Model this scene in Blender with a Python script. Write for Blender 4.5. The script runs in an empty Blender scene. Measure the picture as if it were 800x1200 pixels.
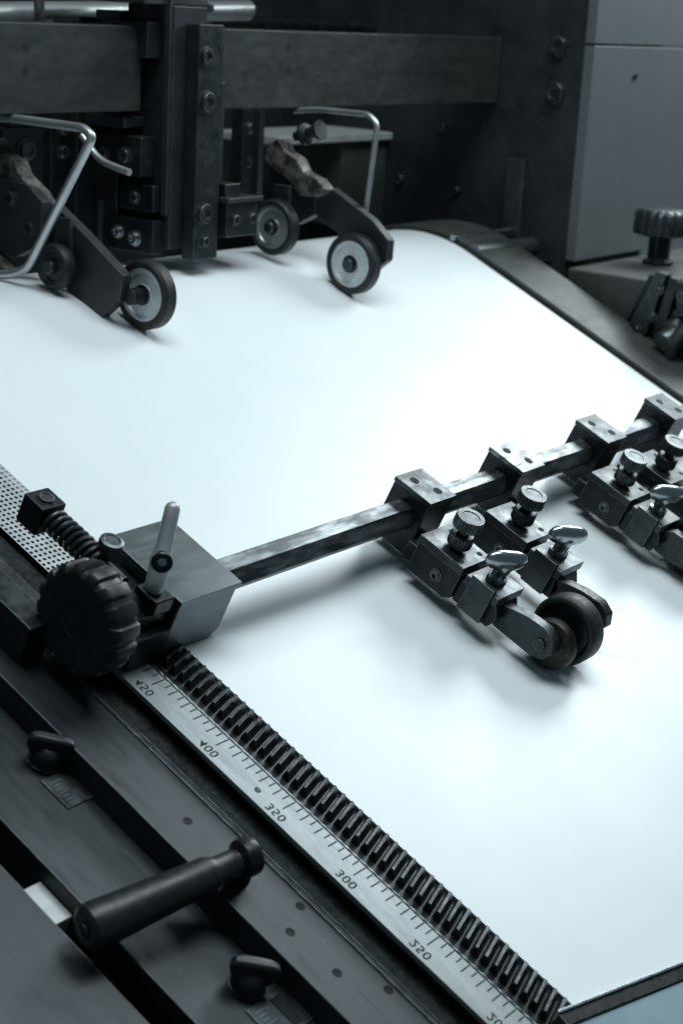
import bpy, bmesh, math, random
from mathutils import Vector as V, Matrix
random.seed(4)
C = bpy.context.scene.collection
S = 0.001
TH = math.radians(23.9)
# ---------------------------------------------------------------- camera model (used to read sizes off the photo)
F = 1995.0; H = 551.0
a1 = V((-3500,-2900,F)).normalized(); a2 = V((1561,-512,F)).normalized()
a1 = (a1 - a2*a1.dot(a2)).normalized(); an = a2.cross(a1)
def ray(px, py):
    r = V(((px-400)/F, (py-600)/F, 1)); return V((r.dot(a2), r.dot(a1), r.dot(an)))
CT = V((0,0,H))
def tp(px, py, z=0.0): d = ray(px,py); return CT + d*((z-H)/d.z)
def tx(px, py, X): d = ray(px,py); return CT + d*(X/d.x)
RX = Matrix.Rotation(TH, 3, 'X')
CW = RX @ CT
def wy(px, py, Y): d = RX @ ray(px,py); return CW + d*((Y-CW.y)/d.y)
def wx(px, py, X): d = RX @ ray(px,py); return CW + d*(X/d.x)
def t2w(p): return RX @ V(p)
def w2t(p): return RX.transposed() @ V(p)
UP = w2t((0,0,1))
# ---------------------------------------------------------------- materials
def mat(name, c1, c2=None, metal=0.0, r1=0.4, r2=None, sc=60.0, stretch=(1,1,1), bump=0.0, bsc=900.0, thr=(0.35,0.65), spec=0.5, dust=0.0, bdist=.0004, detail=7, wear=0.0):
    m = bpy.data.materials.new(name); m.use_nodes = True; n = m.node_tree.nodes; l = m.node_tree.links
    b = n['Principled BSDF']; b.inputs['Metallic'].default_value = metal
    b.inputs['Specular IOR Level'].default_value = spec
    c2 = c2 or c1; r2 = r2 if r2 is not None else r1
    tc = n.new('ShaderNodeTexCoord'); mp = n.new('ShaderNodeMapping'); mp.inputs['Scale'].default_value = stretch
    l.new(tc.outputs['Object'], mp.inputs['Vector'])
    no = n.new('ShaderNodeTexNoise'); no.inputs['Scale'].default_value = sc; no.inputs['Detail'].default_value = detail; no.inputs['Roughness'].default_value = 0.65
    l.new(mp.outputs['Vector'], no.inputs['Vector'])
    mr = n.new('ShaderNodeMapRange'); mr.inputs['From Min'].default_value = thr[0]; mr.inputs['From Max'].default_value = thr[1]
    l.new(no.outputs['Fac'], mr.inputs['Value'])
    mx = n.new('ShaderNodeMix'); mx.data_type = 'RGBA'; mx.inputs[6].default_value = (*c1,1); mx.inputs[7].default_value = (*c2,1)
    l.new(mr.outputs['Result'], mx.inputs[0]); col = mx.outputs[2]
    def over(fac, colr, base):
        m2 = n.new('ShaderNodeMix'); m2.data_type = 'RGBA'; m2.inputs[7].default_value = (*colr,1); l.new(fac, m2.inputs[0]); l.new(base, m2.inputs[6]); return m2.outputs[2]
    if dust:   # pale specks and smears
        nd = n.new('ShaderNodeTexNoise'); nd.inputs['Scale'].default_value = 420; nd.inputs['Detail'].default_value = 4; l.new(tc.outputs['Object'], nd.inputs['Vector'])
        nr = n.new('ShaderNodeMapRange'); nr.inputs['From Min'].default_value = .66; nr.inputs['From Max'].default_value = .74; nr.inputs['To Max'].default_value = dust; l.new(nd.outputs['Fac'], nr.inputs['Value'])
        col = over(nr.outputs['Result'], (.18,.21,.22), col)
    if wear:   # rubbed bright edges: where the rounded-edge normal departs from the face normal
        bv = n.new('ShaderNodeBevel'); bv.samples = 4; bv.inputs['Radius'].default_value = .0011
        ge = n.new('ShaderNodeNewGeometry'); dp = n.new('ShaderNodeVectorMath'); dp.operation = 'DOT_PRODUCT'
        l.new(bv.outputs['Normal'], dp.inputs[0]); l.new(ge.outputs['Normal'], dp.inputs[1])
        er = n.new('ShaderNodeMapRange'); er.inputs['From Min'].default_value = .995; er.inputs['From Max'].default_value = .86; er.inputs['To Min'].default_value = 0; er.inputs['To Max'].default_value = 1
        l.new(dp.outputs['Value'], er.inputs['Value'])
        nw = n.new('ShaderNodeTexNoise'); nw.inputs['Scale'].default_value = 130; nw.inputs['Detail'].default_value = 5; l.new(tc.outputs['Object'], nw.inputs['Vector'])
        wr = n.new('ShaderNodeMapRange'); wr.inputs['From Min'].default_value = .40; wr.inputs['From Max'].default_value = .62; wr.inputs['To Max'].default_value = wear; l.new(nw.outputs['Fac'], wr.inputs['Value'])
        mu = n.new('ShaderNodeMath'); mu.operation = 'MULTIPLY'; l.new(er.outputs['Result'], mu.inputs[0]); l.new(wr.outputs['Result'], mu.inputs[1])
        col = over(mu.outputs[0], (.30,.34,.35), col)
    l.new(col, b.inputs['Base Color'])
    mo = n.new('ShaderNodeMapRange'); mo.inputs['To Min'].default_value = r1; mo.inputs['To Max'].default_value = r2
    no2 = n.new('ShaderNodeTexNoise'); no2.inputs['Scale'].default_value = sc*3.1; no2.inputs['Detail'].default_value = 5
    l.new(mp.outputs['Vector'], no2.inputs['Vector']); l.new(no2.outputs['Fac'], mo.inputs['Value']); l.new(mo.outputs['Result'], b.inputs['Roughness'])
    mo.inputs['From Min'].default_value = 0.3; mo.inputs['From Max'].default_value = 0.7
    if bump:
        n3 = n.new('ShaderNodeTexNoise'); n3.inputs['Scale'].default_value = bsc; n3.inputs['Detail'].default_value = 3
        l.new(mp.outputs['Vector'], n3.inputs['Vector'])
        bp = n.new('ShaderNodeBump'); bp.inputs['Strength'].default_value = bump; bp.inputs['Distance'].default_value = bdist
        l.new(n3.outputs['Fac'], bp.inputs['Height']); l.new(bp.outputs['Normal'], b.inputs['Normal'])
    return m
M = {}
M['paper'] = mat('paper', (.76,.83,.855), (.78,.845,.87), 0, .38, .46, 8, spec=0.6, bump=.5, bsc=6, bdist=.004)
M['black_steel'] = mat('black_steel', (.007,.010,.012), (.022,.029,.032), .5, .28, .5, 90, bump=.15, thr=(.4,.75), dust=.3, wear=.8)
M['dark_steel'] = mat('dark_steel', (.028,.034,.037), (.068,.082,.087), .7, .28, .5, 40, bump=.12, thr=(.35,.75), dust=.4, wear=.9)
M['rail'] = mat('rail_paint', (.020,.028,.032), (.034,.045,.050), .35, .30, .48, 20, stretch=(3,.6,3), bump=.08, thr=(.3,.8), dust=.2, detail=4, wear=.7)
M['rod'] = mat('worn_bar_steel', (.055,.064,.068), (.27,.30,.31), .85, .25, .48, 70, stretch=(.35,1.5,1.5), bump=.12, thr=(.46,.66), wear=.9)
M['steel'] = mat('bright_steel', (.34,.38,.40), (.40,.44,.46), .95, .22, .32, 60)
M['wire'] = mat('wire_steel', (.40,.44,.45), (.5,.54,.55), .8, .34, .4, 40)
M['housing'] = mat('machined_steel', (.095,.112,.118), (.13,.15,.158), .85, .30, .45, 60, stretch=(1,3,1), bump=.06, dust=.25, wear=.7)
M['clean'] = mat('ground_steel_box', (.105,.125,.132), (.135,.156,.163), .8, .30, .40, 16, stretch=(1,4,1), bump=.04, bsc=1500, detail=3, dust=.2, wear=.7)
M['lever'] = mat('pale_lever_metal', (.32,.35,.36), (.40,.43,.44), .45, .36, .48, 60, bump=.05)
M['plastic'] = mat('black_plastic', (.009,.012,.014), (.015,.019,.021), 0, .34, .48, 60, bump=.12)
M['rubber'] = mat('rubber', (.005,.007,.008), (.012,.015,.017), 0, .42, .65, 120, bump=.25)
M['ruler'] = mat('ruler_metal', (.20,.23,.24), (.30,.335,.345), .5, .34, .52, 60, stretch=(3,.6,3), bump=.06, thr=(.3,.7), dust=.3)
M['ink_hole_shade'] = mat('ruler_ink_hole_shade', (.003,.004,.005), None, 0, .8)  # ruler print, and the painted shade inside screw holes and slots
M['rack'] = mat('rack_steel', (.030,.036,.040), (.10,.115,.12), .85, .25, .45, 150, bump=.15, thr=(.4,.7), wear=.6)
M['board'] = mat('board_metal', (.050,.056,.055), (.080,.087,.084), .3, .38, .6, 25, bump=.1, dust=.3)
M['panel'] = mat('grey_panel_paint', (.100,.113,.120), (.108,.122,.129), 0, .42, .5, 12, bump=.05)
M['beam'] = mat('beam_iron', (.028,.035,.035), (.078,.085,.082), .5, .36, .6, 22, stretch=(1,1,2.5), bump=.2, thr=(.3,.8), dust=.4)
M['frame'] = mat('frame_iron', (.013,.017,.020), (.030,.036,.040), .2, .36, .58, 18, bump=.15, dust=.3, wear=.5)
M['disc'] = mat('wheel_disc', (.50,.54,.55), (.64,.68,.69), .25, .38, .55, 130, bump=.08)
M['leather'] = mat('greasy_casting', (.022,.022,.022), (.20,.19,.175), .2, .40, .75, 80, bump=1.0, bsc=170, thr=(.42,.66), bdist=.0014)
M['rust'] = mat('greasy_hub', (.010,.010,.010), (.050,.044,.038), .5, .32, .6, 110, bump=.5, bsc=400)
M['mesh'] = mat('perforated_steel', (.42,.46,.47), (.58,.62,.63), .4, .4, .5, 90)
M['void'] = mat('dark_wall', (.006,.008,.010), (.012,.015,.018), 0, .8, .9, 5)
M['blue'] = mat('pale_blue_paint', (.20,.31,.36), (.24,.35,.40), 0, .3, .4, 15)
# ---------------------------------------------------------------- mesh builder
def basis(ax):
    ax = V(ax).normalized(); h = V((0,0,1)) if abs(ax.z) < .9 else V((0,1,0))
    u = h.cross(ax).normalized(); return u, ax.cross(u).normalized(), ax
class MB:
    def __init__(s): s.v = []; s.f = []
    def add(s, vs, fs):
        o = len(s.v); s.v += [V(p) for p in vs]; s.f += [[i+o for i in f] for f in fs]; return s
    def box(s, lo, hi):
        (a,b,c),(d,e,f) = lo,hi
        return s.add([(a,b,c),(d,b,c),(d,e,c),(a,e,c),(a,b,f),(d,b,f),(d,e,f),(a,e,f)], [(0,3,2,1),(4,5,6,7),(0,1,5,4),(1,2,6,5),(2,3,7,6),(3,0,4,7)])
    def obox(s, c, ux, uy, uz, sz):
        c = V(c); ux,uy,uz = [V(q).normalized()*k*.5 for q,k in zip((ux,uy,uz),sz)]
        vs = [c+ux*i+uy*j+uz*k for k in (-1,1) for i,j in ((-1,-1),(1,-1),(1,1),(-1,1))]
        return s.add(vs, [(0,3,2,1),(4,5,6,7),(0,1,5,4),(1,2,6,5),(2,3,7,6),(3,0,4,7)])
    def prism(s, pts, vec):
        n = len(pts); vec = V(vec); vs = [V(p) for p in pts] + [V(p)+vec for p in pts]
        return s.add(vs, [list(range(n))[::-1], list(range(n,2*n))] + [[i,(i+1)%n,(i+1)%n+n,i+n] for i in range(n)])
    def lathe(s, p0, ax, prof, n=40, mod=None, cap=True, ph=0.0):
        u,w,a = basis(ax); p0 = V(p0); vs = []
        for q in prof:
            for k in range(n):
                t = 2*math.pi*k/n + ph; r = q[0]
                if mod and len(q) > 2 and q[2]: r *= mod(t)
                vs.append(p0 + a*q[1] + (u*math.cos(t)+w*math.sin(t))*r)
        fs = [[i*n+k, i*n+(k+1)%n, (i+1)*n+(k+1)%n, (i+1)*n+k] for i in range(len(prof)-1) for k in range(n)]
        if cap: fs += [list(range(n))[::-1], list(range((len(prof)-1)*n, len(prof)*n))]
        return s.add(vs, fs)
    def cyl(s, p0, p1, r0, r1=None, n=28):
        p0 = V(p0); p1 = V(p1); return s.lathe(p0, p1-p0, [(r0,0),(r0 if r1 is None else r1,(p1-p0).length)], n)
    def tube(s, path, r, n=12, flat=None):
        path = [V(p) for p in path]; u,w,_ = basis(path[1]-path[0]); vs = []; prev = (path[1]-path[0]).normalized()
        for i,p in enumerate(path):
            t = (path[min(i+1,len(path)-1)]-path[max(i-1,0)]).normalized()
            q = prev.rotation_difference(t); u = q @ u; w = q @ w; prev = t
            rr = r[i] if isinstance(r,(list,tuple)) else r
            k2 = flat or 1.0
            vs += [p+(u*math.cos(2*math.pi*k/n)*k2+w*math.sin(2*math.pi*k/n))*rr for k in range(n)]
        fs = [[i*n+k,i*n+(k+1)%n,(i+1)*n+(k+1)%n,(i+1)*n+k] for i in range(len(path)-1) for k in range(n)]
        fs += [list(range(n))[::-1], list(range((len(path)-1)*n,len(path)*n))]
        return s.add(vs, fs)
def bend(path, rad, n=6):
    """straight runs joined by rounded bends"""
    p = [V(q) for q in path]; out = [p[0]]
    for a,b,c in zip(p[:-2],p[1:-1],p[2:]):
        d1 = (a-b); d2 = (c-b); r = min(rad, d1.length*.45, d2.length*.45)
        s = b+d1.normalized()*r; e = b+d2.normalized()*r
        for k in range(n+1):
            t = k/n; out.append(s*(1-t)**2+b*2*t*(1-t)+e*t*t)
    return out+[p[-1]]
ORG = {}
def thing(name, label, cat, loc, frame='T', group=None):
    o = bpy.data.objects.new(name, None); C.objects.link(o); o.empty_display_size = .01
    loc = V(loc); ORG[o.name] = loc
    o.location = (t2w(loc) if frame == 'T' else loc)*S
    o.rotation_euler = (TH if frame == 'T' else 0, 0, 0)
    o['label'] = label; o['category'] = cat
    if group: o['group'] = group
    return o
def part(name, mb, m, parent, bev=.5, seg=2, label=None, ang=35):
    org = ORG[parent.name]
    me = bpy.data.meshes.new(name); me.from_pydata([tuple((p-org)*S) for p in mb.v], [], mb.f)
    bm = bmesh.new(); bm.from_mesh(me); bmesh.ops.recalc_face_normals(bm, faces=bm.faces[:]); bm.to_mesh(me); bm.free()
    for p in me.polygons: p.use_smooth = True
    me.set_sharp_from_angle(angle=math.radians(ang))
    me.materials.append(M[m]); o = bpy.data.objects.new(name, me); C.objects.link(o); o.parent = parent; ORG[o.name] = org
    if bev:
        b = o.modifiers.new('bevel','BEVEL'); b.width = bev*S; b.segments = seg; b.limit_method = 'ANGLE'; b.angle_limit = math.radians(40); b.harden_normals = True
    if label: o['label'] = label
    return o
def bolt(root, p, ax, r, h=4, m='dark_steel', hexa=False, name='bolt'):
    part(name, MB().lathe(p,ax,[(r+1.4,-.5),(r+1.4,.6),(r,.8),(r,h-.6),(r-.6,h),(r*.55,h),(r*.5,h-1.4)], 6 if hexa else 28), m, root, bev=0 if not hexa else .3)

# ================================================================ FEED BOARD, PAPER
R0, Y0 = 150.0, 700.0
def curve(zoff, rad):
    pts = [(60.0,zoff)] + [(y,zoff) for y in (200,350,500,600,660)] + [(Y0,zoff)]
    for k in range(1,25):
        a = math.radians(k*80/24); pts.append((Y0+(rad)*math.sin(a), zoff-(rad)*(1-math.cos(a))))
    return pts
def sheet(x0, x1, top, bot, nx=1):
    mb = MB(); n = len(top); xs = [x0+(x1-x0)*i/nx for i in range(nx+1)]
    vs = []
    for x in xs: vs += [(x,y,z) for y,z in top]
    for x in xs: vs += [(x,y,z) for y,z in bot]
    off = n*(nx+1); fs = []
    for i in range(nx):
        for k in range(n-1):
            a = i*n+k; fs.append([a,a+n,a+n+1,a+1]); b = off+a; fs.append([b,b+1,b+n+1,b+n])
        fs.append([i*n, off+i*n, off+(i+1)*n, (i+1)*n]); a=i*n+n-1; fs.append([a,a+n,off+a+n,off+a])
    for k in range(n-1):
        fs.append([k,k+1,off+k+1,off+k]); a = nx*n+k; fs.append([a,off+a,off+a+1,a+1])
    return mb.add(vs,fs)
t = thing('feed_board', 'sloping dark metal feed board that carries the white paper, curving down at its upper end', 'feed board', (1000,400,-6))
part('table_top', sheet(654,1429, curve(-.6,R0-.6), curve(-9,R0-9)), 'board', t, bev=0)
part('side_lip', sheet(1358,1430, curve(5,R0+5), curve(-.4,R0-.4)), 'board', t, bev=1.2)
pm = MB(); nxh, px_, py_ = 11, 3.7, 3.7
for i in range(nxh):
    for j in range(54):
        cx = 622+px_*(i+.5); cy = 440+py_*(j+.5); hx, hy = px_/2, py_/2
        outer = [(hx,0),(hx,hy),(0,hy),(-hx,hy),(-hx,0),(-hx,-hy),(0,-hy),(hx,-hy)]
        inner = [(1.2*math.cos(k*math.pi/4),1.2*math.sin(k*math.pi/4)) for k in range(8)]
        vs = [(cx+a,cy+b,1.5) for a,b in outer]+[(cx+a,cy+b,1.5) for a,b in inner]+[(cx+a,cy+b,.6) for a,b in inner]
        pm.add(vs, [[k,(k+1)%8,8+(k+1)%8,8+k] for k in range(8)]+[[8+k,8+(k+1)%8,16+(k+1)%8,16+k] for k in range(8)])
part('perforated_strip', pm, 'mesh', t, bev=0, label='bright perforated steel strip along the near edge')
t = thing('paper_sheet', 'large blank white sheet of paper lying on the feed board', 'paper', (1000,400,0))
ptop = [(88.0,.3)]+[(y,.3) for y in range(110,700,20)]+curve(.3,R0+.3)[6:]
part('sheet', sheet(654.5,1352, ptop, [(y,z-.25) for y,z in ptop], nx=24), 'paper', t, bev=0)

# ================================================================ RULER, RACK, RAILS
t = thing('ruler', 'long steel scale with numbers 450 to 200 beside the toothed rack', 'ruler', (612,240,-3))
part('blade', MB().box((603.8,60,-3),(625.2,398,0)), 'ruler', t, bev=.3)
tk = MB()
for v in range(135,466,5):
    y = v-72; L = 10 if v%50==0 else (7.4 if v%10==0 else 4.8)
    tk.box((624.6-L,y-.36,.02),(624.6,y+.36,.12))
part('tick_marks', tk, 'ink_hole_shade', t, bev=0)
def text_mb(s, size, org, rx, ry):
    cu = bpy.data.curves.new('num','FONT'); cu.body = s; cu.size = size; cu.align_x = 'CENTER'; cu.align_y = 'CENTER'; cu.offset = size*.010; cu.space_character = 1.08
    ob = bpy.data.objects.new('num', cu); C.objects.link(ob); bpy.context.view_layer.update()
    me = bpy.data.meshes.new_from_object(ob.evaluated_get(bpy.context.evaluated_depsgraph_get()))
    mb = MB(); mb.add([V(org)+V(rx)*q.co.x+V(ry)*q.co.y for q in me.vertices], [list(p.vertices) for p in me.polygons])
    bpy.data.objects.remove(ob); bpy.data.curves.remove(cu); bpy.data.meshes.remove(me); return mb
for v in (450,400,350,300,250,200,150):
    part('number', text_mb(str(v), 7.9, (609.2, v-72, .08), (0,-1,0), (-1,0,0)), 'ink_hole_shade', t, bev=0, label='number %d on the scale'%v)
part('rivet', MB().lathe((612.0,294,0),(0,0,1),[(1.8,-.2),(1.8,.3),(1.0,.5)],16), 'dark_steel', t, bev=0)
t = thing('gear_rack', 'dark toothed rack running along the near edge of the paper', 'gear rack', (642,280,-8))
part('rack_base', MB().box((628.6,112,-9),(653.9,560,-1.6)), 'black_steel', t, bev=.4)
g = MB(); y = 108.0; P = 6.28
while y < 400:
    g.prism([(634,y,-2.2),(634,y+5.9,-2.2),(634,y+4.6,3.5),(634,y+2.9,3.7)], (17.5,5.0,0)); y += P
part('teeth', g, 'rack', t, bev=.2)
part('beaded_edge', MB().tube([(627.2, yy, -1.0+.12*math.sin(yy*1.1)) for yy in range(100,400,1)], .8, 8), 'housing', t, bev=0)
part('end_stop', MB().box((636,104,-4),(652,107.6,4)), 'black_steel', t)
def rail(name, label, x0, x1, y0, y1, z0, z1, m='rail', bev=.8):
    t = thing(name, label, 'rail', ((x0+x1)/2,(y0+y1)/2,z0)); part('rail_body', MB().box((x0,y0,z0),(x1,y1,z1)), m, t, bev=bev); return t
r0 = rail('support_rail', 'deep black support channel directly under the scale', 592, 653.5, 60, 640, -60, -9.3, 'black_steel')
rA = rail('side_rail', 'dark grey flat rail with small screw holes next to the scale', 552, 591.7, 60, 700, -70, -10)
for (px,py) in ((100,838),(220,962),(352,1062),(340,1092),(20,760),(455,1160),(150,822),(395,1140)):
    q = tp(px,py,-10); part('screw_hole', MB().lathe((q.x,q.y,-9.97),(0,0,1),[(2.5,0),(2.5,.12),(1.7,.13),(1.5,.02)],20), 'ink_hole_shade', rA, bev=0)  # black dish on the rail, hole shade put into its colour
part('edge_strip', MB().box((588.6,62,-9.95),(591.4,430,-9.1)), 'dark_steel', rA, bev=.35)
rB = rail('lower_rail', 'dark rail on a lower step holding two black wing screws', 500, 551.6, 60, 700, -90, -25)
rC = rail('outer_rail', 'dark outermost rail at the lower left corner', 420, 481, 60, 700, -90, -24)
t = thing('floor_tray', 'black tray floor between the two lowest rails', 'tray', (480,300,-95))
part('tray_plate', MB().box((400,40,-100),(700,760,-91)), 'void', t, bev=0)
q = tp(62,1050,-34)
t = thing('spacer_block', 'pale metal spacer block in the gap between the lower rails', 'block', (q.x,q.y,-91))
part('block_body', MB().box((481.3,q.y-14,-90.5),(499.6,q.y+10,-34)), 'disc', t)
def wing_screw(px, py, label):
    b = tp(px,py,-25); t = thing('wing_screw', label, 'wing screw', b, group='black wing screws on the lower rail')
    part('washer', MB().lathe(b,(0,0,1),[(9.5,0.1),(9.5,1.6),(8,2.2)]), 'black_steel', t, bev=.2)
    part('stem', MB().lathe(b,(0,0,1),[(8.6,2.0),(8.6,6),(7.8,9),(5.0,12)]), 'plastic', t, bev=0, ang=60)
    g = MB(); d = V((-.72,.69,0))
    prof = [b+d*x+V((0,0,z)) for x,z in ((-6,3),(-9.5,6),(-12,10.5),(-12.2,14),(-10.5,16.6),(-7,17.8),(0,18),(7,17.8),(10.5,16.6),(12.2,14),(12,10.5),(9.5,6),(6,3))]
    e = d.cross(V((0,0,1))).normalized()
    part('wing', g.prism([p-e*3.6 for p in prof], e*7.2), 'plastic', t, bev=2.4, seg=5)
    return b
b1 = wing_screw(52,893,'black wing screw at the left edge, above the cylindrical handle')
b2 = wing_screw(288,1156,'black wing screw at the bottom, below the cylindrical handle')
for b,lab in ((b1,'small engraved slot plate beside the left wing screw'),(b2,'small engraved slot plate beside the bottom wing screw')):
    c = b+V((2,-21,0)); t = thing('slot_plate', lab, 'plate', (c.x,c.y,-25))
    part('plate_body', MB().box((c.x-13,c.y-10,-24.9),(c.x+13,c.y+11,-24.0)), 'dark_steel', t, bev=.2)
    g = MB()
    for k in range(7): g.box((c.x-10, c.y-8+k*2.5, -23.98),(c.x-(3 if k%3==0 else 6), c.y-7.5+k*2.5, -23.9))
    part('tick_marks', g, 'housing', t, bev=0)
    part('slot', MB().box((c.x+1,c.y-8,-23.98),(c.x+8,c.y+9,-23.9)), 'ink_hole_shade', t, bev=0)  # flat black strip, the shade in the slot painted on
A = tx(292,1003,568); B = tx(100,1090,478); ax = (B-A); L = ax.length
t = thing('handle', 'black tapered crank handle sticking out across the lower rails', 'handle', A)
part('grip', MB().lathe(A,ax,[(5.6,5),(6.6,8),(6.8,20),(7.8,22),(8.8,25),(9.4,45),(10.8,L-16),(11.4,L-6),(10.8,L-1.5),(8.5,L+.6)],48), 'plastic', t, bev=.6)
part('ferrule', MB().lathe(A,ax,[(8.4,-3),(9.6,-1),(9.6,5),(6.4,8)],36), 'black_steel', t, bev=.4)
part('end_cap', MB().lathe(A,ax,[(4.2,L+.4),(4.2,L+1.6),(3,L+2.2)],24), 'dark_steel', t, bev=.2)
part('mounting_boss', MB().cyl(A+V((0,0,-3)),(A.x,A.y,-9.6),5,6), 'black_steel', t)

# ================================================================ CARRIAGE
t = thing('carriage', 'steel carriage box with a big black fluted knob and pale lever, riding on the rack', 'carriage', (650,420,-2))
pr = [(634,-1),(640,-2.5),(672,-2.5),(681,6),(681,36.4),(634,36.4)]
part('housing', MB().prism([(x,393,z) for x,z in pr],(0,58,0)), 'housing', t, bev=1.2)
part('top_cover', MB().box((633,391.8,36.6),(682,452,39.6)), 'clean', t, bev=.5)
part('side_block', MB().box((603,398,6),(632.8,440,31)), 'black_steel', t, bev=1.2)
part('gear_guard', MB().box((606,391,1.2),(632.8,397.6,22)), 'black_steel', t, bev=.8)
kc = V((575,411,30)); nf = 16
def flute(a):
    s = math.cos(a*nf); return 1 - .075/(1+math.exp(14*(s+.35)))
kn = part('hand_knob', MB().lathe(kc,(1,0,0),[(9,2.2),(10,1.2),(20,.9),(25.6,0.2),(27.4,.8,1),(29.4,2.0,1),(30.2,4,1),(30.2,15.5,1),(29.2,18,1),(26,19.5),(17,20),(15,24),(12,30)],320,mod=flute), 'plastic', t, bev=0, ang=40)
part('knob_recess', MB().lathe(kc,(1,0,0),[(9.4,1.6),(9.2,2.25),(7.6,2.6)],32), 'rubber', kn, bev=0)
part('shaft', MB().cyl((598,411,28),(633,411,28),9), 'dark_steel', t)
p0 = tx(180,695,621); p1 = tx(204,588,641); d = p1-p0
lv = part('lever', MB().tube([p0+d*k for k in (-.02,0,.03,.10,.2,.3,.36,.44,.55,.8,.93,.975,1.0)], [2.0,4.0,5.2,5.6,5.5,5.8,5.9,5.2,4.6,4.3,4.2,3.2,1.0], 24), 'lever', t, bev=0, ang=60)
sc = tx(190,659,619.5); sd = V((-.75,-.6,.25)).normalized()
part('screw_head', MB().lathe(sc-sd*2.5,sd,[(5.8,0),(5.8,3),(5.2,3.8),(3.2,3.8),(3.0,2.2)],28), 'black_steel', lv, bev=.2)
part('screw_socket', MB().lathe(sc-sd*.2,sd,[(2.6,0),(2.6,.6),(1.6,.8)],6), 'steel', lv, bev=0)
part('lever_base', MB().obox(p0+V((3,1,-5)),(1,0,0),(0,1,0),(0,0,1),(15,17,10)), 'black_steel', t, bev=1.4)
q = tx(131,636,612)
part('adjusting_screw', MB().lathe(V((q.x,q.y,31)),(0,0,1),[(4,-2),(4,q.z-34),(6.4,q.z-33.5),(7.0,q.z-31.5),(6.6,q.z-29.4),(4.6,q.z-29),(4.2,q.z-29.8)],32), 'housing', t, bev=.2, ang=40)
s0 = tx(62,604,608); s1 = tx(116,664,608); zc = (s0.z+s1.z)/2
hel = []; Ls = abs(s0.y-s1.y); turns = Ls/4.4
for k in range(int(turns*20)+1):
    a = k/20*2*math.pi; hel.append(V((608+6.4*math.cos(a), s1.y+4.4*k/20, zc+6.4*math.sin(a))))
part('spring', MB().tube(hel,1.5,8), 'dark_steel', t, bev=0)
part('spring_rod', MB().cyl((608,s1.y-18,zc),(608,s0.y+6,zc),4.2), 'dark_steel', t, bev=0)
part('end_block', MB().box((599,s0.y,zc-10),(616.5,s0.y+16,zc+8)), 'black_steel', t, bev=1.2)
part('block_screw', MB().lathe((608,s0.y+8,zc+8),(0,0,1),[(4.6,0),(4.6,1.2),(3.2,1.2),(3.0,.5)],24), 'dark_steel', t, bev=.2)
t = thing('guide_bar', 'pair of flat dark guide bars reaching from the left edge to the fluted knob', 'guide bar', (585,520,-8))
part('upper_bar', MB().box((566,428,-9.8),(584,720,14)), 'dark_steel', t, bev=1)
part('lower_bar', MB().box((585,436,-9.8),(597,720,8)), 'housing', t, bev=1)
part('mesh_support', MB().box((598,452,-9),(620,720,-1)), 'black_steel', t, bev=1)

# ================================================================ CROSS BAR WITH CLAMPS AND ROLLERS
RY, RZ = 408.0, 30.0
t = thing('cross_bar', 'long worn hexagonal steel bar crossing above the paper', 'bar', (1000,RY,RZ))
part('bar_body', MB().lathe((668,RY,RZ),(1,0,0),[(10.4,0),(10.4,720)],6), 'rod', t, bev=.5)
names = ['first clamp block along the bar from the carriage box','second clamp block from the carriage box, its top scratched bright','third clamp block from the carriage box','fourth clamp block along the bar, nearest the right edge']
offs = (862,937,1078,1138)
for i,(X,nm) in enumerate(zip((874,985,1104,1213),names)):
    t = thing('clamp_block', nm, 'clamp block', (X,RY,12), group='square clamp blocks on the hexagonal bar')
    part('block_body', MB().box((X-14,RY-15,7),(X+14,RY+15,46)), 'black_steel' , t, bev=.7)
    tpz = part('top_plate', MB().box((X-14.5,RY-15.6,46.1),(X+14.5,RY+15.6,49.5)), 'rod' if i == 1 else 'dark_steel', t, bev=.4)
    for (a,b) in ((4,-7),(-4,7)): part('screw_hole', MB().lathe((X+a,RY+b,49.5),(0,0,1),[(3.2,.03),(3.2,.2)],20), 'ink_hole_shade', tpz, bev=0)  # black discs on the plate, shade of the holes as colour
    part('front_bolt', MB().lathe((X+7,RY-15,13),(0,-1,0),[(3.5,0),(3.5,2),(2,2.2)],20), 'dark_steel', t, bev=.2)
    xo = offs[i]
    part('hanger_bracket', MB().box((min(xo-8,X-10),383,9),(X+2,392.8,22)), 'black_steel', t, bev=.8)
kmod = lambda a: .965+.035*math.cos(a*28)
def thumb(root, c, tilt=(0,0,1)):
    part('thumb_screw', MB().lathe(c,tilt,[(3.6,0),(3.6,2),(7.6,2.4,1),(8.2,4,1),(8.0,10,1),(6.8,11.2),(4.2,11.6),(4.2,15),(7.4,15.4),(9.2,16.2,1),(9.5,17.4,1),(9.5,23.6,1),(8.9,24.4),(6.0,24.5),(5.6,24.0)],112,mod=kmod), 'dark_steel', root, bev=0, ang=30)
def wing(root, c, d):
    st = part('wing_knob', MB().lathe(c,(0,0,1),[(6.5,0),(6.5,3.0),(4.8,3.6),(4.6,6),(5.4,9),(6.2,12),(5.6,15),(2,17)],32), 'steel', root, bev=0, ang=60)
    d = V(d).normalized(); N = 36; path = []; rr = []
    for k in range(N+1):
        u = -math.cos(math.pi*k/N); x = 15.6*u
        path.append(c+V((0,0,15.5))+d*x+V((0,0,1.2*u*u))); rr.append(max(.15, 7.2*math.sqrt(max(0,1-abs(u)**2.8))))
    part('wing', MB().tube(path,rr,36,flat=.72), 'steel', st, bev=0, ang=100)
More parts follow.
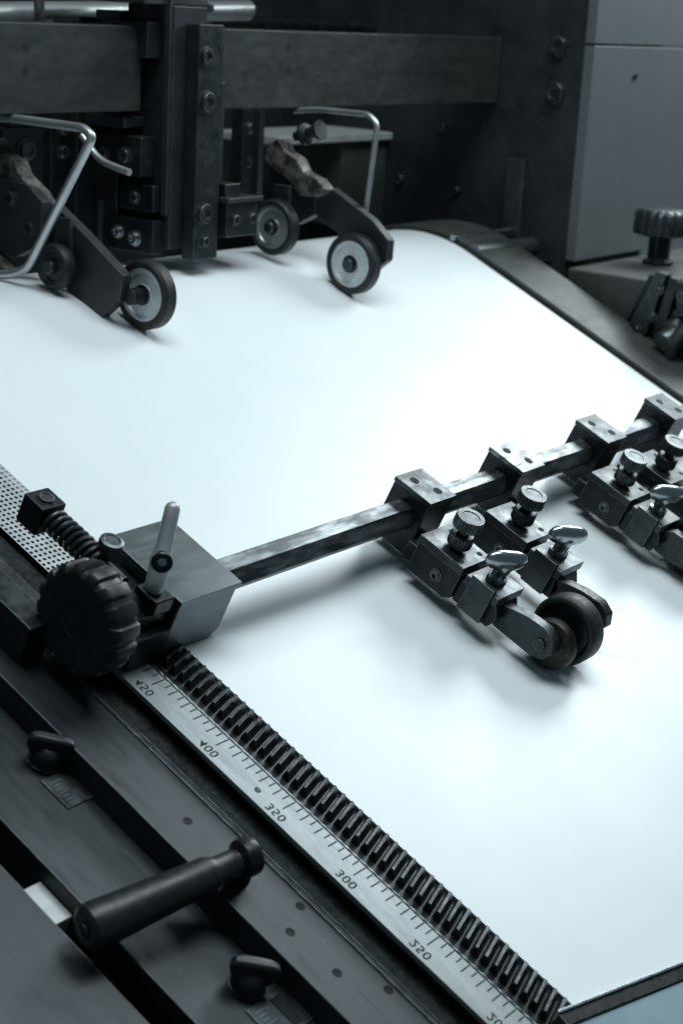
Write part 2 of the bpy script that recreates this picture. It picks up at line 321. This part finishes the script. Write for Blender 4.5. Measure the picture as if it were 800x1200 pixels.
def roller(X, label, wheelx=None, yo=0):
    t = thing('roller_holder', label, 'roller holder', (X,350,0), group='roller holders hanging from the clamp blocks')
    part('body', MB().prism([(X-15,y,z) for y,z in ((382.6,9),(382.6,30),(347,30),(347,12),(352,9))],(30,0,0)), 'black_steel', t, bev=.7)
    part('lower_body', MB().prism([(X-12,y,z) for y,z in ((346.7,11),(346.7,27),(318,27),(314,20),(318,11))],(25,0,0)), 'black_steel', t, bev=.7)
    part('cap_plate', MB().box((X-16,347,30.2),(X+16,383.4,36)), 'dark_steel', t, bev=.5)
    thumb(t, V((X-1,364,36)), (-.05,0.02,1))
    for (a_,b_) in ((10,353),(10,377),(-11,353)): part('screw_hole', MB().lathe((X+a_,b_,36),(0,0,1),[(2.0,.03),(2.0,.2)],18), 'ink_hole_shade', t, bev=0)  # flat black discs paint the shade inside the holes
    part('end_plate', MB().box((X-14.5,318,27.3),(X+16,344,33.5)), 'dark_steel', t, bev=.5)
    part('end_lug', MB().box((X-16.5,322,12),(X-12.2,340,37)), 'dark_steel', t, bev=.5)
    wing(t, V((X+2,332,33.5)), (.9,-.42,0))
    bolt(t, V((X-15,362,19)), (-1,0,0), 3.0, 2.2)
    wy_ = 285+yo
    part('arm', MB().prism([(X-(4 if wheelx else 12),y,z) for y,z in ((320,26),(318,10),(wy_+3,10),(wy_-6,13),(wy_-10,20),(wy_-7,28),(wy_+1,32),(wy_+15,31))],(9,0,0)), 'dark_steel' if wheelx else 'black_steel', t, bev=.8)
    if wheelx:
        part('pivot_screw', MB().lathe((X-4,wy_,21),(-1,0,0),[(4.0,0),(4.0,1.8),(2.4,2)],22), 'dark_steel', t, bev=.3)
        part('hub', MB().lathe((X+5.5,wy_-2,18),(1,0,0),[(12,0),(15.6,1.0),(16.4,3),(16.4,8),(14.5,9.5),(9,10),(9,wheelx-9)],48), 'rust', t, bev=.6)
        x0 = X+wheelx-6
        w = part('wheel', MB().lathe((x0,wy_,22.6),(1,0,0),[(8,1),(16.0,1.5),(18.2,3),(18.2,12),(12,13)],56), 'black_steel', t, bev=.4)
        part('tyre', MB().lathe((x0-1,wy_,22.6),(1,0,0),[(18,2.4),(18.6,.4),(19.6,0),(21.4,.4),(22.4,2),(22.4,13.5),(21.2,15.6),(19,16),(18,14)],64,cap=False), 'rubber', w, bev=0, ang=50)
roller(862,'roller holder nearest the carriage, its black wheel resting on the paper', 28)
roller(937,'roller holder whose arm ends behind the black wheel')
roller(1078,'roller holder below the third clamp block, near the right edge', 17, yo=12)
roller(1142,'roller holder cut off by the right edge below the fourth clamp block')

# ---------------------------------------------------------------- bottom right
A = tp(655,1184,9); B = tp(800,1127,9); d = (B-A).normalized(); p = V((0,0,1)).cross(d)
if p.y > 0: p = -p
t = thing('cross_plate', 'pale blue painted plate with a raised metal edge bar at the lower right corner', 'plate', (A+B)/2)
ED = lambda k0,k1,z0,z1: MB().prism([A+d*-2+p*k0+V((0,0,z0)),A+d*260+p*k0+V((0,0,z0)),A+d*260+p*k1+V((0,0,z0)),A-d*2+p*k1+V((0,0,z0))],(0,0,z1-z0))
part('dark_edge', ED(1.8,8.5,-8,0), 'black_steel', t, bev=.5)
part('edge_bar', ED(0,1.7,-8,1.2), 'steel', t, bev=.4)
part('painted_plate', ED(8.8,90,-8,-1.5), 'blue', t, bev=.5)

# ================================================================ FEEDER (true vertical frame)
YB = 690
def xr(px,Y,py=80): return wy(px,py,Y).x
zt = wy(300,35,YB).z; zb = wy(300,127,YB).z
def rbeam(x0,x1,Y,z0,z1,th,label,holes):
    t = thing('crossbeam', label, 'beam', ((x0+x1)/2,Y,z0),'W')
    part('beam_body', MB().box((x0,Y,z0),(x1,Y+th,z1)), 'beam', t, bev=1)
    for hx,hz,r in holes: q = wy(hx,hz,Y); part('bolt_hole', MB().lathe((q.x,Y,q.z),(0,-1,0),[(r,-1),(r,.2)],20), 'ink_hole_shade', t, bev=0)  # hole is a black disc, its inner shade painted
    return t
rbeam(xr(-60,YB), xr(166,YB), YB, zb, zt, 22, 'left crossbeam of the feeder, running out of the upper left corner', [(31,84,3),(31,55,3)])
rbeam(xr(252,YB), 1463, YB, zb, zt, 22, 'right crossbeam of the feeder, ending at the dark side frame', [(338,55,3),(338,82,3),(500,60,2)])
xa, xb = wy(224,200,660).x, wy(252,200,660).x
zl = wy(236,303,660).z
def wbox(root, name, x0p, x1p, y0p, y1p, Y, th, m='frame', bev=.8):
    """box standing at depth Y covering the given extent"""
    ym = (y0p+y1p)/2; a = wy(x0p,ym,Y).x; b = wy(x1p,ym,Y).x; xm = (x0p+x1p)/2
    z0 = wy(xm,y1p,Y).z; z1 = wy(xm,y0p,Y).z
    return part(name, MB().box((a,Y,z0),(b,Y+th,z1)), m, root, bev=bev)
t = thing('feeder_post', 'tall dark vertical post of bolted plates between the two crossbeams', 'post', (xa,680,zl),'W')
part('front_plate', MB().box((xa,655,zl),(xb,668,wy(236,28,660).z)), 'dark_steel', t, bev=1)
part('side_plate', MB().box((xa-14,668.5,zl+8),(xb-4,716,zt+16)), 'frame', t, bev=1)
part('middle_plate', MB().box((xa-22,716.5,zl+26),(xb-8,742,zt+10)), 'dark_steel', t, bev=1)
part('back_plate', MB().box((xa-40,742.5,zl+10),(xb-12,770,zt+4)), 'frame', t, bev=1)
part('cap_plate', MB().box((xa-42,672,zt+16.3),(xb,772,zt+22)), 'beam', t, bev=1)
part('clamp_plate', MB().box((xa-30,684,zl+62),(xa-14.2,736,zl+92)), 'dark_steel', t, bev=1)
part('slide_block', MB().box((xa-36,696,zl+98),(xa-14.2,738,zl+106)), 'housing', t, bev=1)
part('upper_block', MB().box((xa-30,680,zl+150),(xa-14.2,728,zl+176)), 'dark_steel', t, bev=1)
part('lower_step', MB().box((xa-24,676,zl+36),(xa-14.2,712,zl+56)), 'black_steel', t, bev=1)
part('guide_strip', MB().box((xa-17,669.5,zl+34),(xa-14.2,675,zl+200)), 'housing', t, bev=.4)
part('slot', MB().box((xa-14.9,688,zl+112),(xa-14.1,694,zl+146)), 'ink_hole_shade', t, bev=0)  # thin black box, slot shade given as colour
part('foot_block', MB().box((xa-26,674,zl+4),(xa-14.3,724,zl+30)), 'black_steel', t, bev=1)
part('foot_rod', MB().cyl((xa-20,735,zl-2),(xa-20,735,zl+40),5), 'dark_steel', t, bev=.5)
for (px,py,r) in ((240,66,6),(241,120,7.5),(237,250,7.5),(237,283,4)):
    q = wy(px,py,655); bolt(t,(q.x,655,q.z),(0,-1,0),r,5)
for k,(yy,zz,r) in enumerate(((692,15,5),(710,18,4.5),(700,77,5.5),(722,77,4.5))):
    bolt(t,(xa-(26 if k<2 else 30),yy,zl+zz),(-1,0,0),r,4,'steel' if k<2 else 'housing')
bolt(t,(xa-30,700,zl+163),(-1,0,0),6.5,4,'housing'); bolt(t,(xa-14,695,zl+190),(-1,0,0),4,3,'housing'); bolt(t,(xa-24,695,zl+46),(-1,0,0),4.5,3,'housing')
for yy,zz in ((755,60),(755,110),(755,160),(756,28)): bolt(t,(xa-40,yy,zl+zz),(-1,0,0),5,4,'housing',hexa=(zz==110))
q = wy(234,18,690); part('stud', MB().lathe((q.x,690,q.z-20),(0,0,1),[(5,0),(5,22),(11,23),(11,28),(6,29),(6,36)],24), 'dark_steel', t, bev=.4)

def wheel(root, c, R, w, discm='disc'):
    o = c - V((w/2,0,0))
    wh = part('wheel', MB().lathe(o,(1,0,0),[(3,1.5),(R*.30,1.5),(R*.32,2.6),(R*.62,2.6),(R*.66,1.2),(R*.76,1.0),(R*.78,w-1),(R*.3,w-1.5)],56), discm, root, bev=0)
    part('tyre', MB().lathe(o,(1,0,0),[(R*.76,.9),(R*.79,0),(R*.93,0),(R,1.8),(R,w-1.8),(R*.93,w),(R*.8,w),(R*.76,w-.9)],64,cap=False), 'rubber', wh, bev=0)
    part('hub', MB().lathe(o,(1,0,0),[(5.2,1.4),(5.2,-3),(4.2,-4),(2,-4)],24), 'dark_steel', wh, bev=.2)
    part('bearing', MB().lathe(o,(1,0,0),[(R*.30,1.9),(R*.30,.4),(R*.22,.2)],32), 'dark_steel', wh, bev=.2)
def txpoly(pix, X): return [tx(a,b,X) for a,b in pix]
c = tp(172,345,25); X = c.x-14
t = thing('paper_wheel_holder', 'left paper wheel on a dark slanted arm, next to the bent bright wire hoop', 'wheel holder', (c.x,c.y,0), group='feeder wheel holders')
wheel(t, c, 25, 12)
part('arm', MB().prism(txpoly([(44,240),(76,240),(108,272),(155,322),(150,352),(130,370),(112,366),(84,332),(40,272)],X),(-9,0,0)), 'frame', t, bev=1)
part('axle', MB().cyl((X-4,c.y,c.z),(c.x,c.y,c.z),6), 'black_steel', t)
part('bracket', MB().prism(txpoly([(-8,206),(20,208),(44,216),(62,236),(60,285),(30,300),(-12,288)],X-10),(-10,0,0)), 'frame', t, bev=1)
for (px,py) in ((14,232),(36,268)):
    bolt(t, tx(px,py,X-20), (-1,0,0), 5, 3)
part('cast_lever', MB().prism(txpoly([(-14,160),(8,162),(18,178),(34,188),(40,204),(58,222),(70,240),(58,246),(36,226),(20,214),(4,210),(-12,196)],X-4),(-14,0,0)), 'leather', t, bev=1.6, seg=2)
part('cast_foot', MB().prism(txpoly([(-14,292),(8,298),(24,312),(22,330),(-6,334),(-14,330)],X-14),(-14,0,0)), 'leather', t, bev=1.6, seg=2)
hoop = bend([tx(a,b,X-34) for a,b in [(-40,134),(18,139),(98,150),(109,160),(32,316),(10,322),(-40,318)]],14)
part('wire_hoop', MB().tube(hoop,3.2,16), 'wire', t, bev=0, ang=80)
part('wire_stub', MB().tube(bend([tx(a,b,X+30) for a,b in [(96,158),(116,188),(152,202)]],12),2.6,12), 'wire', t, bev=0, ang=80)
def fork(root, c, dx, h):
    part('fork', MB().obox(c+V((dx,0,0))+UP*h*.5,(1,0,0),V((1,0,0)).cross(UP),UP,(4,15,h)), 'frame', root)
c = tp(66,312,16)
t = thing('transport_roller', 'small dark paper wheel half hidden behind the left slanted arm', 'roller', (c.x,c.y,0), group='feeder wheels behind the arms')
wheel(t, c, 16, 10, 'beam'); fork(t, c, 8, 34)
c = tp(322,266,23)
t = thing('transport_roller', 'paper wheel in the middle, tucked behind the small bolted box beside the post', 'roller', (c.x,c.y,0), group='feeder wheels behind the arms')
wheel(t, c, 23, 11, 'wire'); fork(t, c, 9, 34)
c = tp(414,309,25); X = c.x+9
t = thing('paper_wheel_holder', 'right paper wheel with pale disc, on the dark elbow arm under the thin wire hoop', 'wheel holder', (c.x,c.y,0), group='feeder wheel holders')
wheel(t, c, 25, 12)
part('arm', MB().prism(txpoly([(362,228),(388,220),(436,258),(455,282),(453,306),(438,318),(420,312),(404,280),(368,252)],X),(9,0,0)), 'frame', t, bev=1)
part('axle', MB().cyl((X+4,c.y,c.z),(c.x,c.y,c.z),6), 'black_steel', t)
part('bracket', MB().prism(txpoly([(314,196),(340,190),(352,200),(372,215),(368,252),(345,264),(322,246)],X-6),(12,0,0)), 'frame', t, bev=1)
bolt(t, tx(338,226,X-6), (-1,0,0), 5, 3)
part('cast_lever', MB().prism(txpoly([(320,170),(338,162),(346,176),(360,186),(366,200),(384,210),(393,222),(380,230),(362,228),(350,210),(336,200),(322,188)],X-8),(-14,0,0)), 'leather', t, bev=1.6, seg=2)
hoop = bend([tx(a,b,X+14) for a,b in [(345,130),(372,128),(432,134),(442,146),(428,250)]],12)
part('wire_hoop', MB().tube(hoop,2.4,16), 'wire', t, bev=0, ang=80)
part('spring_bolt', MB().lathe(tx(346,160,X-4),tx(386,150,X-4)-tx(346,160,X-4),[(4,0),(4,8),(9,8.5),(9,12),(5,13),(5,24),(8,24.5),(8,28)],24), 'dark_steel', t, bev=.3)
YX = 650
t = thing('bolted_box', 'small bolted dark box hanging just right of the vertical post', 'box', wy(292,276,YX),'W')
x1_, x2_ = xr(266,YX,250), xr(302,YX,250); z1_ = wy(290,276,YX).z; z2_ = wy(290,236,YX).z
part('box_body', MB().box((x1_,YX,z1_),(x2_,YX+30,z2_)), 'dark_steel', t, bev=1)
part('lid', MB().box((x1_-3,YX-4,z2_+.2),(x2_+2,YX+32,z2_+4)), 'beam', t, bev=.8)
part('lid_block', MB().box((x1_+2,YX+4,z2_+4.1),(x1_+20,YX+26,z2_+14)), 'dark_steel', t, bev=.8)
part('hanger', MB().box((x1_+4,YX+18,z2_+14.2),(x1_+14,YX+25,z2_+90)), 'frame', t, bev=.8)
for k in (.25,.78): bolt(t,(x1_+(x2_-x1_)*k,YX,(z1_+z2_)/2),(0,-1,0),4,3)
bolt(t,(x1_,YX+15,(z1_+z2_)/2),(-1,0,0),5,3,'dark_steel')
def vbar(name, label, a, b, Y, y0, y1, th, m='frame', cat='bar', holes=()):
    xA, xB = xr(a,Y,180), xr(b,Y,180); t = thing(name,label,cat,((xA+xB)/2,Y,wy(a,y1,Y).z),'W')
    part('bar_body', MB().box((xA,Y,wy(a,y1,Y).z),(xB,Y+th,wy(a,y0,Y).z)), m, t, bev=.8)
    for hy,r in holes:
        q = wy((a+b)/2,hy,Y); bolt(t,(q.x,Y,q.z),(0,-1,0),r,4,'housing')
    return t
vbar('hanger_rod','thin vertical rod above the middle paper wheel',303,309,745,128,235,8,'housing')
vbar('hanger_plate','broad dark vertical plate behind the left wheel arm',110,138,770,128,285,20,'dark_steel',holes=((165,5),(235,5)))
vbar('hanger_column','dark vertical column beneath the left crossbeam',60,88,750,128,262,18,'dark_steel',holes=((150,5),(178,5)))
vbar('slide_plate','dark slide plate beneath the right crossbeam, beside the thin vertical rod',284,300,770,128,225,14,'dark_steel',holes=((150,5),(190,4)))
t = thing('linkage_block', 'dark stepped linkage block behind the left wire hoop', 'block', wy(30,190,735),'W')
wbox(t,'block_body',4,52,150,215,735,24,'dark_steel'); wbox(t,'step',14,44,134,149,738,16,'frame')
q = wy(30,176,735); bolt(t,(q.x,735,q.z),(0,-1,0),7,5,'housing')
t = thing('duct_box', 'dark grey box with pale lid behind the right wire hoop', 'box', wy(430,240,820),'W')
xA, xB = xr(322,820,155), xr(462,820,155)
part('lid', MB().box((xA,815,wy(400,166,820).z),(xB,900,wy(400,157,820).z)), 'mesh', t, bev=1)
part('box_body', MB().box((xr(400,822,200),822,wy(430,262,820).z),(xB-3,898,wy(400,166,820).z-.3)), 'board', t, bev=1)
def pipe(label, pts, Y, r, m='dark_steel'):
    t = thing('pipe', label, 'pipe', wy(*pts[0],Y),'W'); part('tube', MB().tube([wy(a,b,Y) for a,b in pts],r,20), m, t, bev=0)
pipe('thick grey pipe along the top edge above the left crossbeam', [(-40,17),(290,12)], 790, 9, 'wire')
pipe('thin upright conduit at the upper left corner', [(45,-30),(47,24)], 740, 4, 'leather')
pipe('slim pipe above the right crossbeam', [(255,26),(700,44)], 850, 7, 'black_steel')
XF = 1465
pz = wx(665,305,XF); YP = pz.y
t = thing('press_frame', 'large dark iron side frame with big bolts behind the right crossbeam', 'machine frame', (XF,YP+200,pz.z),'W')
part('frame_plate', MB().box((XF,YP+3,pz.z-120),(XF+38,1150,900)), 'frame', t, bev=1.5)
for (px,py,r) in ((655,54,9),(651,109,10),(536,223,4),(600,235,3.5),(520,150,4),(470,210,5)):
    q = wx(px,py,XF); bolt(t,(XF,q.y,q.z),(-1,0,0),r,6)
q0 = wx(596,185,XF-6); q1 = wx(608,285,XF-6)
part('slotted_bar', MB().box((XF-9,q1.y,q1.z),(XF-.2,q0.y,q0.z)), 'housing', t, bev=.6)
t = thing('cover_panel', 'plain grey painted cover panel in the upper right corner', 'panel', (XF+100,YP,pz.z),'W')
zs = wx(690,52,XF).z
part('lower_panel', MB().box((XF-1,YP-8,pz.z),(XF+300,YP+2.5,zs-1)), 'panel', t, bev=.6)
part('upper_panel', MB().box((XF-1,YP-8,zs+1),(XF+300,YP+2.5,zs+260)), 'panel', t, bev=.6)
q = wy(743,89,YP-8); part('screw', MB().lathe((q.x,YP-8,q.z),(0,-1,0),[(3.5,0),(3,2)],16), 'black_steel', t, bev=0)
t = thing('wall', 'unlit dark wall far behind the feeder', 'wall', (1000,1400,0),'W'); t['kind'] = 'structure'
part('wall_surface', MB().box((-600,1400,-600),(3200,1420,1800)), 'void', t, bev=0)
t = thing('feeder_cabinet', 'dark feeder cabinet filling the space behind the crossbeams', 'cabinet', (900,1000,300),'W')
part('front_panel', MB().box((500,960,100),(1464,985,560)), 'frame', t, bev=1)

# ================================================================ RIGHT SIDE MACHINERY
t = thing('drive_housing', 'grey metal housing beneath the fluted adjusting knob at the right edge', 'housing', (1500,560,150),'W')
zT = wy(770,305,540).z
pp = [(1440,480,zT-4),(1440,583,zT-4),(1440,583,zT-160),(1440,420,zT-160),(1440,440,zT-60)]
part('housing_body', MB().prism(pp,(300,0,0)), 'board', t, bev=3)
kq = wy(770,306,540)
t = thing('adjusting_knob', 'dark fluted adjusting knob standing on the grey housing at the right edge', 'knob', (kq.x,540,zT),'W')
part('stem', MB().lathe((kq.x,540,zT-4),(0,0,1),[(15,0),(15,4),(11,6),(11,30)],32), 'black_steel', t, bev=.6)
part('knob_head', MB().lathe((kq.x,540,zT-4),(0,0,1),[(20,28),(27,30,1),(27.5,33,1),(27,50,1),(23,54),(8,55)],160,mod=lambda a:.93+.07/(1+math.exp(-8*(math.cos(a*16)+.3)))), 'dark_steel', t, bev=0, ang=50)
t = thing('lock_bracket', 'black clamping bracket with bolts below the adjusting knob', 'bracket', wy(770,420,440),'W')
X = 1436
part('bracket_plate', MB().prism([wx(a,b,X) for a,b in [(760,322),(790,325),(800,350),(800,420),(780,400),(745,398),(728,385)]],(3,0,0)), 'black_steel', t, bev=.6)
part('rib_plate', MB().prism([wx(a,b,X-14) for a,b in [(768,318),(780,322),(756,392),(738,394),(734,384)]],(12,0,0)), 'dark_steel', t, bev=1)
part('rib_plate', MB().prism([wx(a,b,X-14) for a,b in [(784,324),(794,328),(778,384),(764,388)]],(12,0,0)), 'black_steel', t, bev=1)
part('lever_arm', MB().prism([wx(a,b,X-8) for a,b in [(762,388),(800,352),(840,352),(840,420),(790,450),(768,430)]],(7,0,0)), 'dark_steel', t, bev=1.5)
part('cross_block', MB().prism([wx(a,b,X-22) for a,b in [(790,330),(820,334),(820,364),(792,368)]],(18,0,0)), 'black_steel', t, bev=1)
part('clamp_lever', MB().tube([wx(a,b,X-24) for a,b in [(812,372),(790,400),(778,432)]],[6,6.5,5],20), 'dark_steel', t, bev=0)
for (px,py,r,xx) in ((764,372,4,X-14),(772,340,3,X-14),(796,436,5,X-8),(800,348,5,X-22),(746,386,3,X-14)):
    q = wx(px,py,xx); bolt(t,q,(-1,0,0),r,4,'dark_steel')
part('round_nut', MB().lathe(wx(774,402,X-30),wx(806,380,X+5)-wx(774,402,X-30),[(5,0),(9,.5),(10,2),(10,14),(14,15),(14,26)],32), 'housing', t, bev=.5)
part('lock_screw', MB().lathe(wx(778,442,X-26),wx(806,422,X+5)-wx(778,442,X-26),[(4,0),(8,.5),(8.5,2),(8.5,12),(5,13),(5,30)],32), 'dark_steel', t, bev=.5)
YR = 640
ra, rb = wy(552,297,YR), wy(634,288,YR)
t = thing('end_roller', 'short grey roller with end bracket at the upper right corner of the paper', 'roller', ra,'W')
part('roller_tube', MB().lathe(ra,rb-ra,[(10,0),(10,(rb-ra).length-6),(12,(rb-ra).length-5),(12,(rb-ra).length)],32), 'clean', t, bev=.6)
q = wy(628,312,YR-20)
part('end_bracket', MB().box((q.x-26,YR-26,q.z-4),(q.x+24,YR+10,q.z+6)), 'black_steel', t, bev=1)
part('pin', MB().cyl(wy(530,279,YR+20),wy(610,268,YR+20),3), 'steel', t, bev=0)
part('upper_link', MB().box((wy(560,279,YR+14).x,YR+12,wy(590,279,YR+14).z-3),(wy(630,279,YR+14).x,YR+24,wy(590,279,YR+14).z+3)), 'black_steel', t)

# ================================================================ LIGHT, WORLD, CAMERA
w = bpy.data.worlds.new('World'); bpy.context.scene.world = w; w.use_nodes = True
w.node_tree.nodes['Background'].inputs['Color'].default_value = (.50,.74,.84,1); w.node_tree.nodes['Background'].inputs['Strength'].default_value = .12
def area(name, loc, target, sx, sy, power, col=(.88,.97,1)):
    l = bpy.data.lights.new(name,'AREA'); l.shape = 'RECTANGLE'; l.size = sx*S; l.size_y = sy*S; l.energy = power; l.color = col
    o = bpy.data.objects.new(name,l); C.objects.link(o); o.location = V(loc)*S
    o.rotation_euler = (V(target)-V(loc)).to_track_quat('-Z','Y').to_euler(); return o
hp = tp(575,610,0); ld = V((.80,.30,.52)).normalized()
lp = t2w(hp + ld*1250)
area('window_light', lp, t2w(tp(540,740,0)), 620, 420, 12.0)
area('ceiling_light', (900,160,1450), (960,260,120), 1200, 480, 15)
cam = bpy.data.cameras.new('Camera'); co = bpy.data.objects.new('Camera',cam); C.objects.link(co); bpy.context.scene.camera = co
cam.sensor_fit = 'VERTICAL'; cam.sensor_height = 36; cam.sensor_width = 24; cam.lens = F/1200*36; cam.clip_start = .02; cam.clip_end = 50
def im2w(v): v = V(v); return RX @ V((v.dot(a2), v.dot(a1), v.dot(an)))
m3 = Matrix((im2w((1,0,0)), im2w((0,-1,0)), im2w((0,0,-1)))).transposed()
co.matrix_world = Matrix.Translation(CW*S) @ m3.to_4x4()
cam.dof.use_dof = True; cam.dof.focus_distance = 1.0; cam.dof.aperture_fstop = 12
sc_ = bpy.context.scene
sc_.view_settings.view_transform = 'Standard'; sc_.view_settings.look = 'None'; sc_.view_settings.exposure = 0
